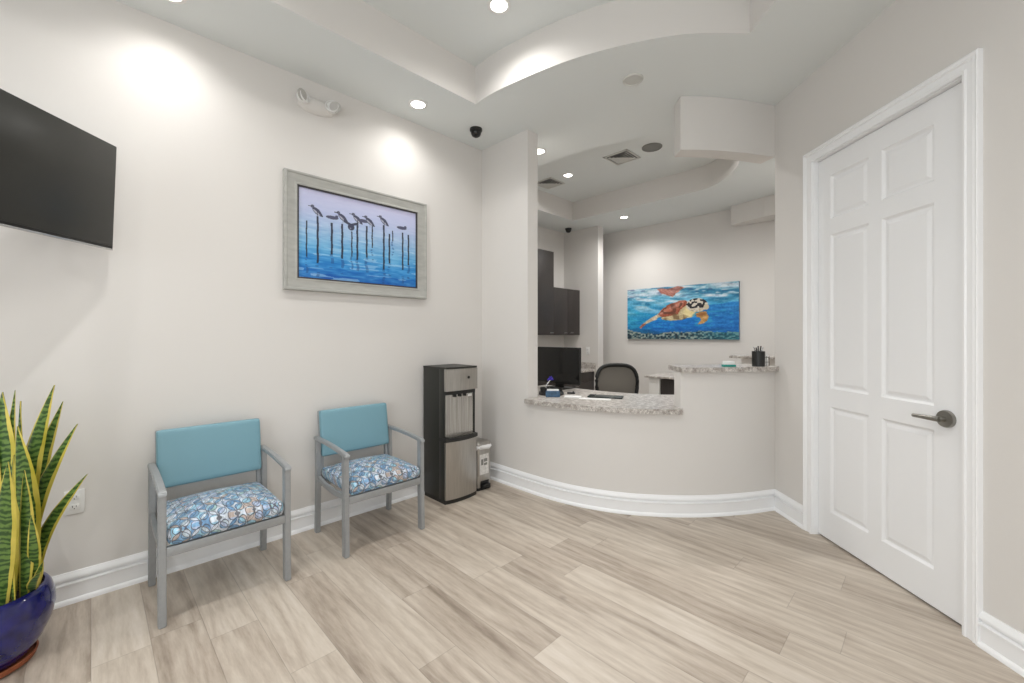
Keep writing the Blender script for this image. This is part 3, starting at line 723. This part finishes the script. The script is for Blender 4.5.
obj('frame', frame_bm([(0, .002), (0, .038), (.004, .044), (.014, .044), (.020, .038), (.055, .028), (.068, .027), (.074, .030), (.082, .028), (.082, .012), (0.082, .002), (0, .002)]), 'weather', pic, angle=25, label='weathered grey wooden frame')
obj('liner', frame_bm([(.0825, .002), (.0825, .026), (.092, .025), (.092, .012), (.0825, .002)]), 'liner', pic, angle=25)
canvas('print', 2*(W2-.09), 2*(H2-.09), 420, 270, seabirds, 'paint1', pic, -.015)
obj('backing', bx(-W2+.03, W2-.03, -.012, -.001, -H2+.03, H2-.03), 'liner', pic)

def turtle(u, v):
    c = np.zeros(u.shape+(3,)); n1 = vnoise(u, v, 5, 16, 11); n2 = vnoise(u, v, 14, 34, 12); n3 = vnoise(u, v, 60, 50, 13); n4 = vnoise(u+.0, np.clip(v+u*.22, 0, 1.25)/1.25, 6, 26, 14)
    keys = [(0, (28, 84, 110)), (.15, (10, 96, 176)), (.35, (12, 120, 204)), (.55, (36, 146, 200)), (.75, (96, 172, 204)), (1, (140, 180, 196))]
    for i in range(3): c[..., i] = np.interp(v+(n1-.5)*.18, [k[0] for k in keys], [k[1][i] for k in keys])
    streak = np.clip((n4-.50)*5, 0, 1)*np.clip((v-.40)*4, 0, 1); c = mixc(c, (206, 214, 224), streak*.75)
    c = mixc(c, (30, 110, 150), np.clip((.42-n4)*6, 0, 1)*np.clip((v-.5)*4, 0, 1)*.8)
    right = (u > .70) & (v < .60+.16*(u-.70)+.03*(n2-.5)); c = mixc(c, (16, 110, 186), right*np.clip((v-.12)*6, 0, 1)*.8)
    c = mixc(c, (60, 170, 190), np.clip((.3-u)*4, 0, 1)*np.clip(1-np.abs(v-.35)*3, 0, 1)*.6)
    c += ((n2-.5)*36)[..., None]
    reef = v < .10+.10*vnoise(u, v*0, 7, 2, 15)+.03*(n3-.5); c = mixc(c, (70, 104, 110), reef*.9)
    c = mixc(c, (176, 178, 164), (reef & (n3 > .62))*.8); c = mixc(c, (24, 40, 54), (reef & (n3 < .36))*.85); c = mixc(c, (20, 120, 140), reef*np.clip((u-.55)*3, 0, 1)*.45)
    n5 = vnoise(u, v, 34, 20, 18); n6 = vnoise(u, v, 90, 60, 19); n7 = vnoise(u, v, 18, 40, 20)
    c += ((n6-.5)*26)[..., None]; c = mixc(c, (226, 232, 236), np.clip((n7-.66)*5, 0, 1)*np.clip((v-.62)*5, 0, 1)*.7)
    c = mixc(c, (40, 60, 110), np.clip((.30-n7)*6, 0, 1)*np.clip((v-.7)*5, 0, 1)*.5); c = mixc(c, (70, 190, 200), np.clip((n7-.68)*5, 0, 1)*np.clip(1-np.abs(v-.4)*3, 0, 1)*.5)
    def soft(P, j):
        a = 0
        for du, dv in ((0, 0), (.003, 0), (-.003, 0), (0, .006), (0, -.006)): a = a+inpoly(u+(n3-.5)*j+du, v+(n2-.5)*j*2+dv, P)
        return a/5.
    def part(P, rgb, k=1.0, nz=46, j=.012):
        m_ = soft(P, j)*k; t = (np.array(rgb, float)+((n5-.5)*nz*1.2+(n6-.5)*nz)[..., None]); return c*(1-m_[..., None])+t*m_[..., None]
    c = part([(.30, .985), (.33, .90), (.40, .835), (.46, .80), (.48, .86), (.56, .96), (.50, .995), (.40, .96)], (176, 92, 70), .75)
    c = part([(.128, .225), (.173, .325), (.263, .433), (.325, .503), (.355, .44), (.275, .37), (.186, .287), (.141, .207)], (190, 176, 150)); c = part([(.125, .225), (.160, .30), (.195, .31), (.186, .275), (.141, .205)], (168, 96, 72), .85)
    c = part([(.343, .391), (.367, .475), (.433, .502), (.503, .501), (.543, .64), (.593, .665), (.659, .5), (.615, .411), (.526, .357), (.433, .345)], (206, 190, 150))
    c = part([(.312, .479), (.367, .597), (.433, .676), (.514, .726), (.571, .731), (.588, .67), (.537, .581), (.503, .489), (.456, .44), (.349, .423)], (156, 84, 62))
    sh = inpoly(u, v, [(.32, .48), (.367, .59), (.433, .665), (.514, .715), (.571, .72), (.52, .60), (.49, .50), (.40, .44)])
    c = mixc(c, (216, 158, 142), np.clip(1-np.abs(v-.52-.95*(u-.36))/.06, 0, 1)*sh*.8); c = mixc(c, (84, 50, 38), sh*np.clip((n5-.52)*6, 0, 1)*.75); c = mixc(c, (190, 110, 80), sh*np.clip((.38-n5)*6, 0, 1)*.6)
    c = mixc(c, (104, 80, 52), inpoly(u, v, [(.34, .39), (.40, .46), (.50, .50), (.60, .43), (.56, .37), (.42, .34)])*np.clip((n5-.40)*3, 0, 1)*.8)
    c = mixc(c, (236, 220, 160), np.clip(1.3-((u-.60)/.06)**2-((v-.50)/.12)**2, 0, 1)*.7*(inpoly(u, v, [(.50, .38), (.54, .66), (.66, .62), (.68, .46), (.62, .40)])))
    hd_ = ((u-.665)/.092)**2+((v-.625)/.125)**2 < 1; c = mixc(c, (212, 204, 190), hd_*1.)
    c = mixc(c, (26, 24, 32), (hd_ & (v > .545+.06*n5) & (vnoise(u, v, 62, 34, 17) > .42))*.95); c = mixc(c, (170, 150, 110), (hd_ & (v < .56))*np.clip((n6-.4)*3, 0, 1)*.7)
    c = mixc(c, (196, 186, 160), (((u-.745)/.022)**2+((v-.585)/.05)**2 < 1)*1.); c = mixc(c, (14, 14, 18), (((u-.715)/.009)**2+((v-.60)/.02)**2 < 1)*1.)
    c = part([(.659, .466), (.70, .50), (.744, .498), (.763, .401), (.75, .34), (.723, .300), (.668, .27), (.690, .33), (.702, .382), (.66, .42)], (186, 142, 84)); c = mixc(c, (150, 92, 50), (inpoly(u, v, [(.66, .46), (.74, .49), (.73, .44), (.68, .42)]))*.8)
    return c
tp = thing('canvas_print', 'wide unframed canvas of a sea turtle swimming in blue water on the far wall', 'picture', (6.26, 3.545-.84, 1.65), -PI/2)
obj('canvas_block', bx(-.84, .84, -.035, -.001, -.40, .40), 'canvas_edge', tp)
canvas('canvas_face', 1.68, .80, 440, 210, turtle, 'paint2', tp, -.0358)

# ---------------------------------------------------------------- wall and ceiling fittings
def outlet(name, label, loc, rz):
    t = thing(name, label, 'outlet', loc, rz)
    p = obj('cover_plate', bx(-.036, .036, -.006, 0, -.058, .058, .002), 'plate', t)
    for z in (-.024, .024):
        obj('socket', bx(-.016, .016, -.0075, -.005, z-.014, z+.014, .001), 'plate', p)
        bm = NB()
        for x in (-.0065, .0065): box(bm, x-.001, x+.001, -.0080, -.007, z-.002, z+.007)
        box(bm, -.002, .002, -.0080, -.007, z-.010, z-.006); obj('slot', bm, 'dark', p)
outlet('wall_outlet', 'white double outlet low on the left wall beside the plant', (-.058, YL, .49), 0)
outlet('wall_outlet', 'white outlet plate on the stub wall above the kitchenette backsplash', (5.69, 3.95, 1.06), -PI/2)

el = thing('emergency_light', 'white twin-head emergency light high on the left wall', 'emergency light', (1.09, YL, 2.885))
bm = NB(); prev = None
for i in range(13):
    x = -.118+.236*i/12; k = math.sqrt(max(0, 1-(x/.135)**2)); ring = []
    for j in range(13):
        a = PI*j/12; ring.append(bm.verts.new((x, -.048*math.sin(a)*k-.001, (.045 if math.cos(a) > 0 else .060*k)*math.cos(a))))
    if prev:
        for j in range(12): bm.faces.new((prev[j], prev[j+1], ring[j+1], ring[j]))
    else: bm.faces.new(ring)
    prev = ring
bm.faces.new(prev[::-1])
obj('lamp_housing', bm, 'wall', el)
for s in (-1, 1):
    h = obj('lamp_head', shift(lathe(NB(), [(0, .03), (.03, .025), (.042, 0), (.044, -.02), (.040, -.022), (.036, -.012), (.0, -.004)], 28), (s*.096, -.045, .010), Matrix.Rotation(math.radians(-s*28), 4, 'Z') @ Matrix.Rotation(PI/2-.2, 4, 'X') @ Matrix.Rotation(PI, 4, 'X')), 'plate', el)
    obj('lamp_lens', shift(lathe(NB(), [(0, 0), (.018, -.006), (.036, -.006), (.038, 0), (0, .002)], 24), (s*.108, -.071, .010), Matrix.Rotation(math.radians(-s*28), 4, 'Z') @ Matrix.Rotation(PI/2, 4, 'X')), 'clear', h)

def dome(label, x, y):
    t = thing('security_camera', label, 'security camera', (x, y, ZC), 0)
    obj('mount', lathe(NB(), [(0, 0), (.052, 0), (.052, -.016), (.046, -.022), (0, -.022)], 28), 'black', t)
    obj('lens_dome', lathe(NB(), [(.044, -.020), (.043, -.040), (.034, -.058), (.018, -.068), (0, -.070)], 28), 'gloss', t)
dome('small black dome camera on the ceiling in the waiting room corner', 2.294, 2.723)
dome('small black dome camera on the reception ceiling above the wall cabinets', 5.50, 4.20)

def disc(name, label, cat, x, y, z, r, m, grille=False):
    t = thing(name, label, cat, (x, y, z))
    obj('rim', lathe(NB(), [(r*.86, 0), (r, 0), (r, -.006), (r*.93, -.012), (r*.86, -.008), (r*.86, 0)], 36), m if not grille else 'grey', t)
    obj('grille' if grille else 'cover', lathe(NB(), [(0, -.007), (r*.86, -.005), (r*.86, 0), (0, 0)], 36), m, t)
disc('ceiling_speaker', 'white round ceiling disc in front of the hanging soffit', 'speaker', 2.599, 1.439, ZC, .068, 'vent')
disc('ceiling_speaker', 'grey round ceiling speaker inside the reception tray', 'speaker', 4.254, 2.131, ZT, .105, 'grey', True)

def vent(label, x, y):
    t = thing('ceiling_vent', label, 'vent', (x, y, ZT-.001)); h = .15
    bm = NB()
    for a in ((-h, h, -h, -h+.022), (-h, h, h-.022, h), (-h, -h+.022, -h, h), (h-.022, h, -h, h)): box(bm, a[0], a[1], a[2], a[3], -.010, 0, .002)
    obj('frame', bm, 'vent', t); obj('duct', bx(-h+.02, h-.02, -h+.02, h-.02, -.002, 0), 'dark', t)
    bm = NB()
    for q in (.115, .085, .055, .028):       # square rings of sloping louvres
        for sx, sy in ((1, 0), (-1, 0), (0, 1), (0, -1)):
            p = [(q, -q), (q, q), (q-.020, q-.020), (q-.020, -q+.020)]
            rot = lambda a, b: (a*sx-b*sy, a*sy+b*sx)
            v = [bm.verts.new((*rot(*p[0]), -.010)), bm.verts.new((*rot(*p[1]), -.010)), bm.verts.new((*rot(*p[2]), -.003)), bm.verts.new((*rot(*p[3]), -.003))]; bm.faces.new(v)
    obj('louvre', bm, 'vent', t)
vent('square white ceiling vent in the reception tray next to the round speaker', 4.253, 2.491)
vent('square ceiling vent in the reception tray, partly behind the partition edge', 4.295, 3.60)

# recessed downlights: a trim ring, a glowing lens and the lamp's own light
lens_bm = lambda: lathe(NB(), [(0, -.0035), (.048, -.0035), (.050, -.001), (0, -.001)], 28)
ring_bm = lambda: lathe(NB(), [(.050, 0), (.072, 0), (.072, -.004), (.064, -.007), (.052, -.006), (.050, 0)], 32)
_p = {}
def downlight(x, y, z, label, k=1.0):
    t = thing('recessed_downlight', label, 'light', (x, y, z), 0, 'recessed downlights')
    if not _p:
        _p['r'] = obj('trim_ring', ring_bm(), 'plate', t); _p['l'] = obj('lens', lens_bm(), 'lens', t)
    else:
        for q in 'rl': c = _p[q].copy(); C.objects.link(c); c.parent = t
    L = bpy.data.lights.new('downlight_beam', 'SPOT'); L.energy = SPOT_W*k; L.spot_size = math.radians(160); L.spot_blend = 1.0; L.shadow_soft_size = .05; L.color = (1, .98, .955)
    o = bpy.data.objects.new('downlight_beam', L); C.objects.link(o); o.parent = t; o.location = (0, 0, -.012)
downlight(1.762, 1.875, ZT, 'recessed downlight in the raised waiting room tray ceiling')
downlight(1.738, 2.737, ZC, 'recessed downlight near the left wall above the framed seabird picture', .42)
downlight(.28, 2.737, ZC, 'recessed downlight cut by the top edge of the photo above the left wall', .42)
downlight(2.989, 2.629, ZC, 'recessed downlight against the partition edge in the reception ceiling')
downlight(4.25, 3.252, ZT, 'recessed downlight in the reception tray between the two vents', 1.95)
downlight(5.545, 3.214, ZC, 'recessed downlight on the lower reception ceiling near the far wall', 1.95)
downlight(4.24, 1.80, ZT, 'recessed downlight peeking out beside the hanging soffit', 1.95)
for x, y, z in ((-1.18, 2.737, ZC), (.2, 1.875, ZT), (-1.3, 1.2, ZT), (.9, .3, ZT), (-.7, -.3, ZT), (.6, -2.2, ZC), (-1.2, -2.4, ZC)):  # lamps out of view added as fill; the first continues the wall row
    downlight(x, y, z, 'unseen recessed downlight added to fill the room', .55 if y > 2 else 1.5)
downlight(5.0, .98, ZC, 'recessed downlight added out of view to light the far wall', 1.95)  # hidden lamp added to brighten the right part of the turtle wall

# ---------------------------------------------------------------- things on and behind the counters
mo = thing('computer_monitor', 'glossy black computer monitor on the reception counter', 'monitor', (3.30, 2.66, .781), -PI/2)
obj('screen', bx(-.265, .265, -.004, .004, .055, .408, .002), 'gloss', mo)
obj('housing', bx(-.270, .270, .002, .035, .050, .412, .005), 'black', mo)
bm = bx(-.05, .05, .03, .05, .006, .20, .003); obj('stand', bm, 'black', mo)
obj('stand_base', bx(-.12, .12, -.05, .13, 0, .01, .003), 'black', mo)

def office_chair(x, y, rz):
    t = thing('office_chair', 'black office chair with grey mesh back behind the reception counter', 'office chair', (x, y, 0), rz)
    loop = []
    for i in range(44):
        a = 2*PI*i/44; c, s = math.cos(a), math.sin(a); X = .222*math.copysign(abs(c)**.62, c); Z = .735+.245*math.copysign(abs(s)**.62, s); X *= 1.03-.14*max(0, (.76-Z)/.26)
        loop.append((X, .235+.03*((Z-.6))-.35*X*X*1.0, Z))
    f = obj('back_frame', tube(NB(), loop, .021, 10, True), 'black', t)
    bm = NB(); c0 = bm.verts.new((0, .235+.03*.16, .76)); prev = None
    rings = []
    for k in (.25, .5, .75, .97): rings.append([bm.verts.new((p[0]*k, .235+.03*((.76+(p[2]-.76)*k)-.6)-.35*(p[0]*k)**2, .76+(p[2]-.76)*k)) for p in loop])
    for i in range(44):
        j = (i+1) % 44; bm.faces.new((c0, rings[0][i], rings[0][j]))
        for a, b in zip(rings, rings[1:]): bm.faces.new((a[i], a[j], b[j], b[i]))
    obj('back_mesh', bm, 'mesh', t, label='grey mesh back panel')
    obj('seat', shift(cushion(NB(), .50, .48, .08, .035, .015, 12), (0, -.04, .46)), 'black', t)
    obj('back_support', tube(NB(), [(0, .12, .40), (0, .25, .42), (0, .27, .56), (0, .262, .66)], .02, 8), 'black', t)
    for s in (-1, 1):
        a = obj('armrest', shift(cushion(NB(), .07, .24, .03, .012, 0, 8), (s*.27, -.02, .66)), 'black', t)
        obj('arm_post', tube(NB(), [(s*.22, -.02, .42), (s*.27, -.02, .45), (s*.27, -.02, .65)], .014, 8), 'black', a)
    obj('gas_column', cyl(NB(), (0, 0, .09), (0, 0, .43), .028), 'black', t)
    b = obj('star_base', lathe(NB(), [(0, .13), (.05, .125), (.055, .08), (0, .075)], 20), 'black', t)
    for k in range(5):
        a = 2*PI*k/5; c, s = math.cos(a), math.sin(a); leg = obj('base_leg', tube(NB(), [(c*.03, s*.03, .105), (c*.18, s*.18, .088), (c*.30, s*.30, .07)], [.022, .018, .014], 8), 'black', t)
        obj('caster', cyl(NB(), (c*.30-s*.022, s*.30+c*.022, .027), (c*.30+s*.022, s*.30-c*.022, .027), .027, seg=16), 'black', leg)
office_chair(3.99, 2.335, math.radians(-45))

Z0 = .7805
og = thing('desk_organizer', 'round black desk organizer with clips at the left end of the low counter', 'organizer', (2.93, 2.43, Z0))
og.scale = (1.3, 1.3, 1.3)
obj('base', lathe(NB(), [(0, 0), (.085, 0), (.088, .010), (.080, .022), (.0, .022)], 32), 'black', og)
bm = lathe(NB(), [(.030, .022), (.034, .050), (.030, .052), (.027, .024)], 20, -.045, .02); obj('pen_well', bm, 'black', og)
obj('clip_tray', lathe(NB(), [(.02, .022), (.05, .022), (.055, .040), (.05, .041), (.044, .026), (.02, .025)], 24, .03, -.01), 'black', og)
bc = thing('card_box', 'small blue printed box leaning on the black desk organizer', 'box', (2.815, 2.32, Z0), math.radians(-45))
bc.scale = (1.4, 1.2, 1.5)
obj('box_body', bx(-.042, .045, -.012, .012, 0, .035, .001), 'blue', bc); obj('box_card', bx(-.034, .038, -.004, .004, .03, .045), 'paper', bc)
pf = thing('feather_pen', 'pen with violet feather top standing in the desk organizer', 'pen', (2.8715, 2.456, Z0+.034))
pf.scale = (1.2, 1.2, 1.35)
obj('shaft', tube(NB(), [(0, 0, 0), (.012, -.012, .045), (.03, -.03, .075)], .0035, 8), 'silver', pf)
bm = NB()
for i in range(10):
    a = 2*PI*i/10; cyl(bm, (.03, -.03, .075), (.03+.028*math.cos(a), -.03+.028*math.sin(a)*.7, .085+.012*math.sin(a*2)), .005, .002, 6)
obj('feather_top', bm, 'violet', pf)
bm = bx(-.035, .035, -.02, .02, 0, .014, .004); cyl(bm, (.02, 0, .012), (.02, 0, .022), .008, seg=12)
o = obj('stapler', bm, 'black', None, loc=(3.085, 2.325, Z0)); o.rotation_euler.z = math.radians(-60); tag(o, 'small black gadget between the desk organizer and the notepad', 'stapler')
np_ = thing('notepad', 'white paper pad on the low granite counter left of the black tray', 'paper', (2.93, 2.19, Z0), math.radians(-60))
obj('sheets', bx(-.07, .07, -.05, .05, 0, .006), 'paper', np_); obj('top_sheet', shift(bx(-.07, .07, -.05, .05, 0, .0006), (0, 0, .0066), Matrix.Rotation(.06, 4, 'Z')), 'paper', np_)
cl = thing('clipboard', 'dark green clipboard with black clip lying on the low counter', 'clipboard', (3.12, 1.98, Z0), math.radians(-66))
obj('board', bx(-.15, .14, -.06, .06, 0, .012, .003), 'green', cl); obj('clip', bx(-.14, -.09, -.03, .03, .012, .020, .003), 'black', cl)
o = obj('loose_sheet', bx(-.16, .10, -.045, .04, 0, .001), 'paper', None, loc=(2.99, 1.97, Z0)); o.rotation_euler.z = math.radians(-62); tag(o, 'white sheet of paper lying in front of the dark green clipboard', 'paper')

Z1 = 1.0805
th = thing('card_holder', 'small teal and white card holder on the raised ledge', 'card holder', (3.325, 1.065, Z1), math.radians(-45))
bm = bx(-.045, .045, -.02, .02, 0, .016, .003); obj('tray', bm, 'teal', th); obj('cards', bx(-.04, .038, -.012, .012, .016, .042, .002), 'paper', th)
pc = thing('pen_cup', 'black pen cup with pens on the raised ledge near the door wall', 'pen cup', (3.535, .925, Z1))
obj('cup', lathe(NB(), [(0, 0), (.043, 0), (.044, .112), (.040, .112), (.038, .006), (0, .006)], 32), 'black', pc)
for i, (a, l, m) in enumerate(((.3, .15, 'black'), (1.7, .145, 'silver'), (2.9, .14, 'black'), (4.0, .152, 'black'), (5.2, .142, 'silver'))):
    c, s = math.cos(a), math.sin(a); obj('pen', tube(NB(), [(-c*.01, -s*.01, .007), (c*.03, s*.03, l)], .0045, 8), m, pc)
wr = thing('wire_rack', 'white card rack with dark wires right of the black pen cup', 'rack', (3.60, .905, Z1), math.radians(-45))
obj('rack_cards', bx(-.03, .03, -.004, .004, .003, .085), 'paper', wr)
bm = NB()
for z in (.03, .065): tube(bm, [(-.034, -.014, z), (.034, -.014, z)], .0018, 6)
for x in (-.034, -.011, .011, .034): tube(bm, [(x, .014, .003), (x, -.014, .003), (x, -.014, .075)], .0018, 6)
obj('wires', bm, 'dark', wr)
